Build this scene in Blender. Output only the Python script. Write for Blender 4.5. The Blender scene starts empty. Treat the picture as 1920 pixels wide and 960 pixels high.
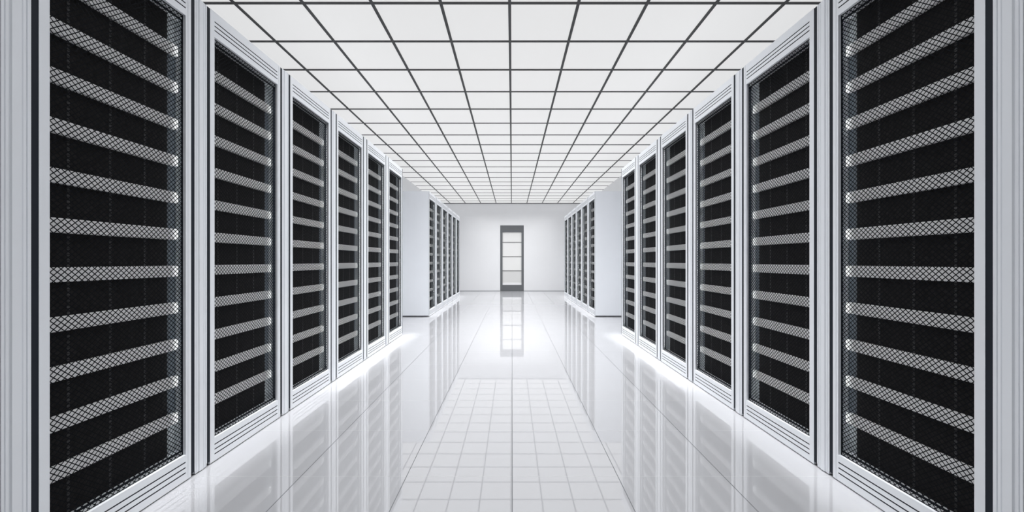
import bpy, bmesh, math
from mathutils import Vector

S = bpy.context.scene
C = S.collection

# ------------------------------------------------------------------ camera, light, exposure
EYE = 1.151          # camera height
FPX = 736.0          # focal length in pixels of the 1920 wide frame
HALF = 1.70          # cabinet fronts stand at x = -HALF and x = +HALF
CEIL = 3.317
WALLX = 2.79
BACK = 14.80
FRONT = -2.2

cam_d = bpy.data.cameras.new('camera')
cam_d.sensor_width = 36.0
cam_d.lens = FPX / 1920 * 36.0
cam_d.shift_y = -(480 - 488.5) / 1920.0
cam_d.clip_start = 0.02
cam = bpy.data.objects.new('camera', cam_d)
cam.location = (0, 0, EYE)
cam.rotation_euler = (math.pi / 2, 0, 0)
C.objects.link(cam)
S.camera = cam

w = bpy.data.worlds.new('world')
w.use_nodes = True
w.node_tree.nodes['Background'].inputs[0].default_value = (0.6, 0.7, 0.9, 1)
w.node_tree.nodes['Background'].inputs[1].default_value = 0.3
S.world = w

S.view_settings.view_transform = 'Standard'
S.view_settings.look = 'None'
S.view_settings.exposure = 0.0
S.view_settings.gamma = 1.0
S.view_settings.use_curve_mapping = False

CEIL_EMIT = 0.61     # glow of the ceiling's light panels

# added fill lamps under the ceiling, unseen, to brighten floor and cabinet fronts
for i, (ly, lw) in enumerate(((1.2, 30), (3.6, 52), (6.0, 84), (8.4, 52), (10.8, 52), (13.2, 62))):
    ld = bpy.data.lights.new('ceiling_fill', 'AREA')
    ld.shape = 'RECTANGLE'
    ld.size = 3.0
    ld.size_y = 2.3
    ld.energy = lw
    ld.spread = math.radians(112)
    lo_ = bpy.data.objects.new('ceiling_fill', ld)
    lo_.location = (0, ly, CEIL - 0.03)
    C.objects.link(lo_)
# slim added lamps, unseen, that whiten the floor along each cabinet row
for x in (-1.62, 1.62):
    for ly, ln, lw in ((2.5, 1.8, 1.3), (4.8, 2.7, 3.4), (10.45, 4.9, 4.0)):
        ld = bpy.data.lights.new('row_foot_fill', 'AREA')
        ld.shape = 'RECTANGLE'
        ld.size = 0.10
        ld.size_y = ln
        ld.energy = lw
        ld.spread = math.radians(9)
        lo_ = bpy.data.objects.new('row_foot_fill', ld)
        lo_.location = (x, ly, CEIL - 0.03)
        C.objects.link(lo_)


# ------------------------------------------------------------------ materials
def mat(name, col, rough=0.5, metal=0.0, spec=0.5, noise=0.0, nscale=8.0, bump=0.0, bscale=200.0):
    m = bpy.data.materials.new(name)
    m.use_nodes = True
    nt = m.node_tree
    b = nt.nodes['Principled BSDF']
    b.inputs['Base Color'].default_value = (*col, 1)
    b.inputs['Roughness'].default_value = rough
    b.inputs['Metallic'].default_value = metal
    b.inputs['Specular IOR Level'].default_value = spec
    tc = nt.nodes.new('ShaderNodeTexCoord')
    if noise:
        n = nt.nodes.new('ShaderNodeTexNoise')
        n.inputs['Scale'].default_value = nscale
        n.inputs['Detail'].default_value = 4
        r = nt.nodes.new('ShaderNodeValToRGB')
        r.color_ramp.elements[0].position = 0.3
        r.color_ramp.elements[1].position = 0.7
        r.color_ramp.elements[0].color = (*[c * (1 - noise) for c in col], 1)
        r.color_ramp.elements[1].color = (*[min(1, c * (1 + noise)) for c in col], 1)
        nt.links.new(tc.outputs['Object'], n.inputs['Vector'])
        nt.links.new(n.outputs['Fac'], r.inputs['Fac'])
        nt.links.new(r.outputs['Color'], b.inputs['Base Color'])
    if bump:
        n2 = nt.nodes.new('ShaderNodeTexNoise')
        n2.inputs['Scale'].default_value = bscale
        bp = nt.nodes.new('ShaderNodeBump')
        bp.inputs['Strength'].default_value = bump
        bp.inputs['Distance'].default_value = 0.001
        nt.links.new(tc.outputs['Object'], n2.inputs['Vector'])
        nt.links.new(n2.outputs['Fac'], bp.inputs['Height'])
        nt.links.new(bp.outputs['Normal'], b.inputs['Normal'])
    return m


def glow(name, col, strength):
    m = bpy.data.materials.new(name)
    m.use_nodes = True
    b = m.node_tree.nodes['Principled BSDF']
    b.inputs['Base Color'].default_value = (0.30, 0.30, 0.30, 1)
    b.inputs['Specular IOR Level'].default_value = 0.1
    b.inputs['Emission Color'].default_value = (*col, 1)
    b.inputs['Emission Strength'].default_value = strength
    return m


M = {
    'wall': mat('white_wall_paint', (0.87, 0.875, 0.89), 0.45, noise=0.01, nscale=1.5),
    'paint': mat('white_cabinet_paint', (0.82, 0.845, 0.885), 0.30, noise=0.012, nscale=3.0),
    'inner': mat('rail_end_lit_grey', (0.32, 0.345, 0.37), 0.35, noise=0.05, nscale=6),
    'rail_dark': mat('dark_bluish_rail', (0.085, 0.100, 0.120), 0.4, noise=0.15, nscale=10),
    'seal': mat('dark_seal', (0.016, 0.020, 0.028), 0.6, spec=0.15),
    'wire': mat('black_wire', (0.004, 0.005, 0.007), 0.7, spec=0.06),
    'server': mat('black_server_face', (0.019, 0.0175, 0.0175), 0.8, spec=0.12, noise=0.5, nscale=60),
    'dots': mat('dim_perforated_strip', (0.04, 0.04, 0.042), 0.6, noise=0.7, nscale=45),
    'bar': mat('white_enamel_bar', (0.90, 0.90, 0.91), 0.28, noise=0.01),
    'grid': mat('ceiling_grid_grey', (0.055, 0.056, 0.058), 0.6),
    'door': mat('grey_door_paint', (0.135, 0.142, 0.150), 0.45, noise=0.02),
    'rail': mat('pane_rail', (0.22, 0.22, 0.22), 0.5),
    'base': mat('baseboard_grey', (0.40, 0.41, 0.43), 0.5),
    'panel': glow('lit_ceiling_panel', (1.0, 1.0, 1.0), CEIL_EMIT),
    'inner_strip': glow('added_inner_glow', (0.97, 1.0, 1.0), 5.5),
    'pane': mat('frosted_pane', (0.86, 0.86, 0.845), 0.25),
    'pane_low': mat('frosted_pane_grey', (0.72, 0.72, 0.71), 0.25),
}

# glossy white raised floor: joints in the base colour and as a shallow bump
fm = bpy.data.materials.new('glossy_white_floor')
fm.use_nodes = True
nt = fm.node_tree
b = nt.nodes['Principled BSDF']
b.inputs['Roughness'].default_value = 0.02
b.inputs['IOR'].default_value = 2.3
b.inputs['Base Color'].default_value = (0.425, 0.43, 0.45, 1)
M['floor'] = fm
M['joint'] = mat('floor_joint_grey', (0.10, 0.105, 0.115), 0.5)
M['joint_pale'] = mat('floor_joint_pale', (0.50, 0.50, 0.52), 0.10)


# ------------------------------------------------------------------ mesh helpers
def box(bm, x0, x1, y0, y1, z0, z1, mi=0):
    v = [bm.verts.new((x, y, z)) for z in (z0, z1) for y in (y0, y1) for x in (x0, x1)]
    for f in ((0, 2, 3, 1), (4, 5, 7, 6), (0, 1, 5, 4), (2, 6, 7, 3), (0, 4, 6, 2), (1, 3, 7, 5)):
        fc = bm.faces.new([v[i] for i in f])
        fc.material_index = mi


def obj(name, bm, mats, parent=None):
    bmesh.ops.recalc_face_normals(bm, faces=bm.faces)
    me = bpy.data.meshes.new(name)
    bm.to_mesh(me)
    bm.free()
    for m in (mats if isinstance(mats, (list, tuple)) else [mats]):
        me.materials.append(m)
    o = bpy.data.objects.new(name, me)
    C.objects.link(o)
    if parent:
        o.parent = parent
    return o


def struct(name, bm, mats, parent=None):
    o = obj(name, bm, mats, parent)
    if parent is None:
        o['kind'] = 'structure'
    return o


def plate(bm, us, vs, solid, d0, d1, put):
    """Sheet of thickness d0..d1 made of the grid cells for which solid(u, v) holds; put(u, d, v) gives the place."""
    nu, nv = len(us) - 1, len(vs) - 1
    cell = [[solid((us[i] + us[i + 1]) / 2, (vs[j] + vs[j + 1]) / 2) for j in range(nv)] for i in range(nu)]
    cache = {}

    def V(i, j, d):
        k = (i, j, d)
        if k not in cache:
            cache[k] = bm.verts.new(put(us[i], d, vs[j]))
        return cache[k]

    for i in range(nu):
        for j in range(nv):
            if not cell[i][j]:
                continue
            for d in (d0, d1):
                bm.faces.new([V(i, j, d), V(i + 1, j, d), V(i + 1, j + 1, d), V(i, j + 1, d)])
            for di, dj, a, c in ((-1, 0, (i, j), (i, j + 1)), (1, 0, (i + 1, j), (i + 1, j + 1)),
                                 (0, -1, (i, j), (i + 1, j)), (0, 1, (i, j + 1), (i + 1, j + 1))):
                ii, jj = i + di, j + dj
                if 0 <= ii < nu and 0 <= jj < nv and cell[ii][jj]:
                    continue
                bm.faces.new([V(*a, d0), V(*c, d0), V(*c, d1), V(*a, d1)])


# ------------------------------------------------------------------ room shell
bm = bmesh.new()
box(bm, -WALLX, WALLX, FRONT, BACK, -0.10, 0.0)
floor = struct('floor', bm, M['floor'])
TW = 0.5635
bm = bmesh.new()
for k in range(-3, 4):
    if abs(k) < 3:
        wj = 0.0022 if k == 0 else 0.0018
        box(bm, k * TW + 0.001 - wj, k * TW + 0.001 + wj, FRONT + .01, BACK - 0.05, -0.004, 0.0003)
j = obj('floor_joint', bm, M['joint'], floor)
bm = bmesh.new()
y = 2.093 - 7 * 0.565
while y < BACK:
    box(bm, -WALLX + .02, WALLX - .02, y - 0.0012, y + 0.0012, -0.004, 0.0002)
    y += 0.565
obj('cross_joint', bm, M['joint_pale'], floor)

for nm, x0, x1 in (('wall_left', -WALLX - 0.1, -WALLX), ('wall_right', WALLX, WALLX + 0.1)):
    bm = bmesh.new()
    box(bm, x0, x1, FRONT, BACK, -0.1, CEIL + .1)
    struct(nm, bm, M['wall'])
bm = bmesh.new()
box(bm, -WALLX - .1, WALLX + .1, FRONT - .1, FRONT, -0.1, CEIL + .1)
struct('wall_front', bm, M['wall'])
# back wall with its doorway
DW, DH = 0.4425, 2.475
bm = bmesh.new()
plate(bm, [-WALLX - .1, -DW, DW, WALLX + .1], [-0.1, 0.0, DH, CEIL + .1],
      lambda u, v: not (abs(u) < DW and 0 < v < DH), BACK, BACK + 0.12, lambda u, d, v: (u, d, v))
struct('wall_back', bm, M['wall'])
for k, (x0, x1) in enumerate(((-WALLX, -DW - .002), (DW + .002, WALLX))):
    bm = bmesh.new()
    box(bm, x0, x1, BACK - 0.006, BACK, 0.0, 0.022)
    struct('baseboard_back' if k == 0 else 'baseboard_back_right', bm, M['base'])

# ceiling: luminous tiles in a dark exposed grid
bm = bmesh.new()
box(bm, -WALLX, WALLX, 2.721, BACK, CEIL, CEIL + 0.08)
box(bm, -WALLX, WALLX, FRONT, 2.721, CEIL, CEIL + 0.08, 1)      # unseen stretch over the entrance, left unlit to darken the foreground
ceiling = struct('ceiling', bm, [M['panel'], M['wall']])
TC = 0.578
bm = bmesh.new()
for k in range(-4, 5):
    x = -0.02 + k * TC
    box(bm, x - 0.0125, x + 0.0125, FRONT, BACK, CEIL - 0.009, CEIL + 0.002)
y = 3.874 - 10 * 0.5765
while y < BACK - 0.05:
    if y > FRONT + .05:
        box(bm, -WALLX + .003, WALLX - .003, y - 0.0115, y + 0.0115, CEIL - 0.008, CEIL + 0.001)
    y += 0.5765
obj('ceiling_grid', bm, M['grid'], ceiling)
bm = bmesh.new()
box(bm, -WALLX, WALLX, BACK - 0.03, BACK, CEIL - 0.016, CEIL - 0.0001)
struct('trim_1', bm, M['grid'])

# ------------------------------------------------------------------ door in the back wall
DY = BACK - 0.012
bm = bmesh.new()
px0, px1, pz0, pz1 = -0.357, 0.357, 0.232, 2.225
plate(bm, [-DW, px0, px1, DW], [0.004, pz0, pz1, DH],
      lambda u, v: not (px0 < u < px1 and pz0 < v < pz1), DY, DY + 0.06, lambda u, d, v: (u, d, v))
door = struct('door_1', bm, M['door'])
zs = [0.35, 0.765, 1.300, 1.838]
edges = [pz0 + 0.085] + [0.765, 1.300, 1.838] + [pz1]
for i in range(4):
    bm = bmesh.new()
    z0 = edges[i] + (0.012 if i else 0.0)
    z1 = edges[i + 1] - (0.012 if i < 3 else 0.0)
    box(bm, px0, px1, DY + 0.03, DY + 0.04, z0, z1)
    obj('door_pane', bm, M['pane_low'] if i == 0 else M['pane'], door)
for i in range(1, 4):
    bm = bmesh.new()
    box(bm, px0, px1, DY + 0.022, DY + 0.045, edges[i] - 0.012, edges[i] + 0.012)
    obj('pane_rail', bm, M['rail'], door)
bm = bmesh.new()
box(bm, px0, px1, DY + 0.02, DY + 0.045, pz0, pz0 + 0.085)
obj('sill_bar', bm, M['bar'], door)
bm = bmesh.new()
box(bm, -DW, DW, DY + 0.061, DY + 0.11, 0.0, DH)
obj('door_back', bm, M['wall'], door)

# ------------------------------------------------------------------ server cabinets
W = 0.72            # width of the cabinet between posts
PITCH = 0.80
TOP = 2.572
O0, O1, P0, P1 = 0.058, 0.660, 0.139, 2.428      # door opening
BARS = [1.288 + k * 0.1925 for k in range(-5, 6)]


def make_parts(side):
    """All parts of a cabinet; u runs along the row away from the entrance, d into the cabinet."""
    sx = -1 if side == 'left' else 1

    def put(u, d, v):
        return (sx * d, u, v)

    def bx(bm, u0, u1, d0, d1, v0, v1, mi=0):
        a, c = sorted((sx * d0, sx * d1))
        box(bm, a, c, u0, u1, v0, v1, mi)

    root = bpy.data.objects.new('server_cabinet', None)
    C.objects.link(root)
    # carcass
    bm = bmesh.new()
    t = 0.004
    B0 = 0.020
    bx(bm, 0, .003, 0.001, 1.0, B0, TOP)
    bx(bm, W - .003, W, 0.001, 1.0, B0, TOP)
    bx(bm, t, W - t, 0.021, 1.0, TOP - t, TOP)
    bx(bm, t, W - t, 0.021, 1.0, B0, B0 + t)
    bx(bm, t, W - t, 0.996, 1.0, B0 + t, TOP - t)
    obj('carcass', bm, M['paint'], root)
    bm = bmesh.new()
    bx(bm, t, W - t, 0.021, 0.40, P1 + 0.004, P1 + 0.010)
    bx(bm, t, W - t, 0.021, 0.40, P0 - 0.010, P0 - 0.004)
    bx(bm, t, t + .003, 0.021, 0.40, P0 - 0.004, P1 + 0.004)
    bx(bm, W - t - .003, W - t, 0.021, 0.40, P0 - 0.004, P1 + 0.004)
    obj('inner_lining', bm, M['paint'], root)
    bm = bmesh.new()
    bx(bm, 0.02, W - 0.02, 0.05, 0.95, 0.0, B0)
    obj('plinth', bm, M['seal'], root)
    # black backing frame with the two upright seals
    bm = bmesh.new()
    plate(bm, [.0032, O0 + .001, O1 - .001, W - .0032], [B0, P0 + .001, P1 - .001, TOP - .004],
          lambda u, v: not (O0 < u < O1 and P0 < v < P1), 0.0145, 0.0205, put)
    bx(bm, 0.0032, 0.0245, 0.001, 0.0145, B0, TOP - 0.002)
    bx(bm, 0.6945, W - .0032, 0.001, 0.0145, B0, TOP - 0.002)
    for sv in (0.045, 0.072, 0.100, 2.467, 2.492, 2.516):      # black fins filling the vent slots
        bx(bm, O0 + .0002, O1 - .0002, 0.0012, 0.0145, sv - 0.0034, sv + 0.0034)
    obj('door_seal', bm, M['seal'], root)
    # door frame with three vent slots above and below the opening
    us = [0.025, O0, O1, 0.694]
    slots = [0.045, 0.072, 0.100, 2.467, 2.492, 2.516]
    vs = sorted([0.006, P0, P1, TOP] + [s + e for s in slots for e in (-0.0035, 0.0035)])

    def solid(u, v):
        if O0 < u < O1:
            if P0 < v < P1:
                return False
            for s in slots:
                if abs(v - s) < 0.0035:
                    return False
        return True
    bm = bmesh.new()
    plate(bm, us, vs, solid, 0.0, 0.0144, put)
    bx(bm, 0.674, 0.677, -0.0012, 0.0, 0.006, TOP)       # fine raised bead along the far stile
    frame = obj('door_frame', bm, M['paint'], root)
    # diamond wire screen
    bm = bmesh.new()
    au, av = 0.0242, 0.0226
    hw = 0.0016
    d = 0.0172
    U0, U1, V0, V1 = O0 + .0005, O1 - .0005, P0 + .0005, P1 - .0005
    for s in (1, -1):
        kmin = math.floor(min(U0 / au + s * V0 / av, U0 / au + s * V1 / av)) - 1
        kmax = math.ceil(max(U1 / au + s * V0 / av, U1 / au + s * V1 / av)) + 1
        for k in range(kmin, kmax + 1):
            # u/au + s v/av = k
            pts = []
            for u in (U0, U1):
                v = s * av * (k - u / au)
                if V0 <= v <= V1:
                    pts.append((u, v))
            for v in (V0, V1):
                u = au * (k - s * v / av)
                if U0 < u < U1:
                    pts.append((u, v))
            if len(pts) < 2:
                continue
            (u0, v0), (u1, v1) = pts[0], pts[1]
            L = math.hypot(u1 - u0, v1 - v0)
            if L < 0.004:
                continue
            nu_, nv_ = -(v1 - v0) / L * hw, (u1 - u0) / L * hw
            dd = d + (0.0004 if s > 0 else -0.0004)
            q = []
            for e in (-0.0004, 0.0004):
                for (a, c, g) in ((u0, v0, 1), (u1, v1, 1), (u1, v1, -1), (u0, v0, -1)):
                    q.append(bm.verts.new(put(a + g * nu_, dd + e, c + g * nv_)))
            for f in ((0, 1, 2, 3), (4, 5, 6, 7), (0, 1, 5, 4), (1, 2, 6, 5), (2, 3, 7, 6), (3, 0, 4, 7)):
                bm.faces.new([q[i] for i in f])
    obj('mesh_screen', bm, M['wire'], frame)
    # black inner rim behind the screen
    bm = bmesh.new()
    R0, R1 = 0.0071, W - 0.0071
    plate(bm, [R0, R0 + .011, R1 - .011, R1], [P0 - .0035, P0 + .0035, P1 - .0035, P1 + .0035],
          lambda u, v: not (R0 + .011 < u < R1 - .011 and P0 + .0035 < v < P1 - .0035), 0.052, 0.060, put)
    obj('inner_rim', bm, M['seal'], root)
    # added glow strip hidden behind the far stile, put in to whiten bar ends
    bm = bmesh.new()
    bx(bm, 0.684, 0.7065, 0.024, 0.034, P0 + .01, P1 - .01)
    strip_housing = obj('glow_strip_housing', bm, M['seal'], root)
    bm = bmesh.new()
    bx(bm, 0.686, 0.7045, 0.0341, 0.0350, P0 + .02, P1 - .02)
    obj('added_glow_strip', bm, M['inner_strip'], strip_housing)
    # uprights that carry the bars
    for u0, u1 in ((0.0072, 0.0765), (0.6435, 0.7128)):
        bm = bmesh.new()
        bx(bm, u0, u1, 0.098, 0.102, BARS[0] - .045, BARS[-1] + .045)
        obj('mounting_rail', bm, M['rail_dark'], root)
        for v0, v1 in ((P0 - .003, BARS[0] - .046), (BARS[-1] + .046, P1 + .003)):  # added pale infill: light on the rail ends put in as colour
            bm = bmesh.new()
            bx(bm, u0, u1, 0.098, 0.102, v0, v1)
            o = obj('lit_rail_end', bm, M['inner'], root)
            o['label'] = 'added pale infill at the end of the mounting rail, standing in for light'
    # black server faces, one to each bay
    lv = [P0 - 0.003] + BARS + [P1 + 0.003]
    for i in range(len(lv) - 1):
        bm = bmesh.new()
        z0, z1 = lv[i] + 0.001, lv[i + 1] - 0.001
        bx(bm, 0.077, 0.643, 0.082, 0.36, z0, z1)
        p = obj('server_face', bm, M['server'], root)
        bm = bmesh.new()
        for uc in (0.19, 0.355, 0.519):
            z = z0 + 0.006
            while z < z1 - 0.012:
                bx(bm, uc - 0.005, uc + 0.005, 0.0805, 0.082, z, z + 0.009)
                z += 0.0125
        obj('perforated_strip', bm, M['dots'], p)
    # white bars with rounded ends
    for zc in BARS:
        bm = bmesh.new()
        h, r = 0.029, 0.013
        u0, u1, d0, d1 = 0.034, 0.686, 0.060, 0.0795
        out = []
        for (cu, cv, a0) in ((u1 - r, h - r, 0), (u0 + r, h - r, 90), (u0 + r, r - h, 180), (u1 - r, r - h, 270)):
            for k in range(7):
                a = math.radians(a0 + k * 15)
                out.append((cu, cv, math.cos(a), math.sin(a)))
        rings = []
        for dd, rr in ((d1, r), (d0 + 0.004, r), (d0 + 0.0012, r - 0.0012), (d0, r - 0.004)):
            rings.append([bm.verts.new(put(cu + rr * ca, dd, zc + cv + rr * sa)) for cu, cv, ca, sa in out])
        for a, c in zip(rings[:-1], rings[1:]):
            n = len(a)
            for k in range(n):
                bm.faces.new([a[k], a[(k + 1) % n], c[(k + 1) % n], c[k]])
        bm.faces.new(rings[0])
        bm.faces.new(rings[-1])
        obj('shelf_bar', bm, M['bar'], root)
    # ribbed post on the entrance side
    bm = bmesh.new()
    g = -0.08
    prof = [(0.0005, 1.0), (0.0005, 0.0), (0.008, 0.0), (0.0085, 0.003), (0.011, 0.003), (0.012, 0.0), (0.020, 0.0),
            (0.022, 0.002), (0.024, 0.002), (0.027, -0.003), (0.053, -0.003), (0.056, 0.002), (0.058, 0.002),
            (0.060, 0.0), (0.068, 0.0), (0.069, 0.003), (0.0715, 0.003), (0.072, 0.0), (0.0795, 0.0), (0.0795, 1.0)]
    lo = [bm.verts.new(put(g + u, dd, 0.006)) for u, dd in prof]
    hi = [bm.verts.new(put(g + u, dd, TOP)) for u, dd in prof]
    n = len(prof)
    for k in range(n):
        bm.faces.new([lo[k], lo[(k + 1) % n], hi[(k + 1) % n], hi[k]])
    bm.faces.new(lo)
    bm.faces.new(hi)
    bx(bm, g + 0.01, -0.01, 0.05, 0.95, 0.0, 0.006)
    obj('post', bm, M['paint'], root)
    return root


def dup(root):
    r = root.copy()
    C.objects.link(r)
    for ch in root.children:
        c = ch.copy()
        C.objects.link(c)
        c.parent = r
        for gch in ch.children:
            d = gch.copy()
            C.objects.link(d)
            d.parent = c
    return r


NEAR0, FAR0 = 1.3856, 8.04
order = ['first', 'second', 'third', 'fourth', 'fifth', 'sixth']
protos = {s: make_parts(s) for s in ('left', 'right')}
used = set()
for side in ('left', 'right'):
    x = -HALF if side == 'left' else HALF
    for row, y0 in (('near', NEAR0), ('far', FAR0)):
        for i in range(6):
            if side in used:
                r = dup(protos[side])
            else:
                used.add(side)
                r = protos[side]
            r.location = (x, y0 + i * PITCH, 0)
            if row == 'near':
                where = {0: 'nearest to the camera in the front %s row',
                         5: 'last of the front %s row, beside the white recess'}.get(
                             i, order[i] + ' from the camera in the front %s row')
            else:
                where = {0: 'first after the white recess in the back %s row',
                         5: 'farthest from the camera, last of the back %s row'}.get(
                             i, order[i] + ' after the recess in the back %s row')
            r['label'] = 'white mesh-door cabinet, ' + where % side
            r['category'] = 'server cabinet'
            r['group'] = 'server cabinets in the %s %s row' % ('front' if row == 'near' else 'back', side)
            if row == 'far' and i == 0:      # no post before the first cabinet of the back rows
                for ch in [c for c in r.children if c.name.startswith('post')]:
                    bpy.data.objects.remove(ch)
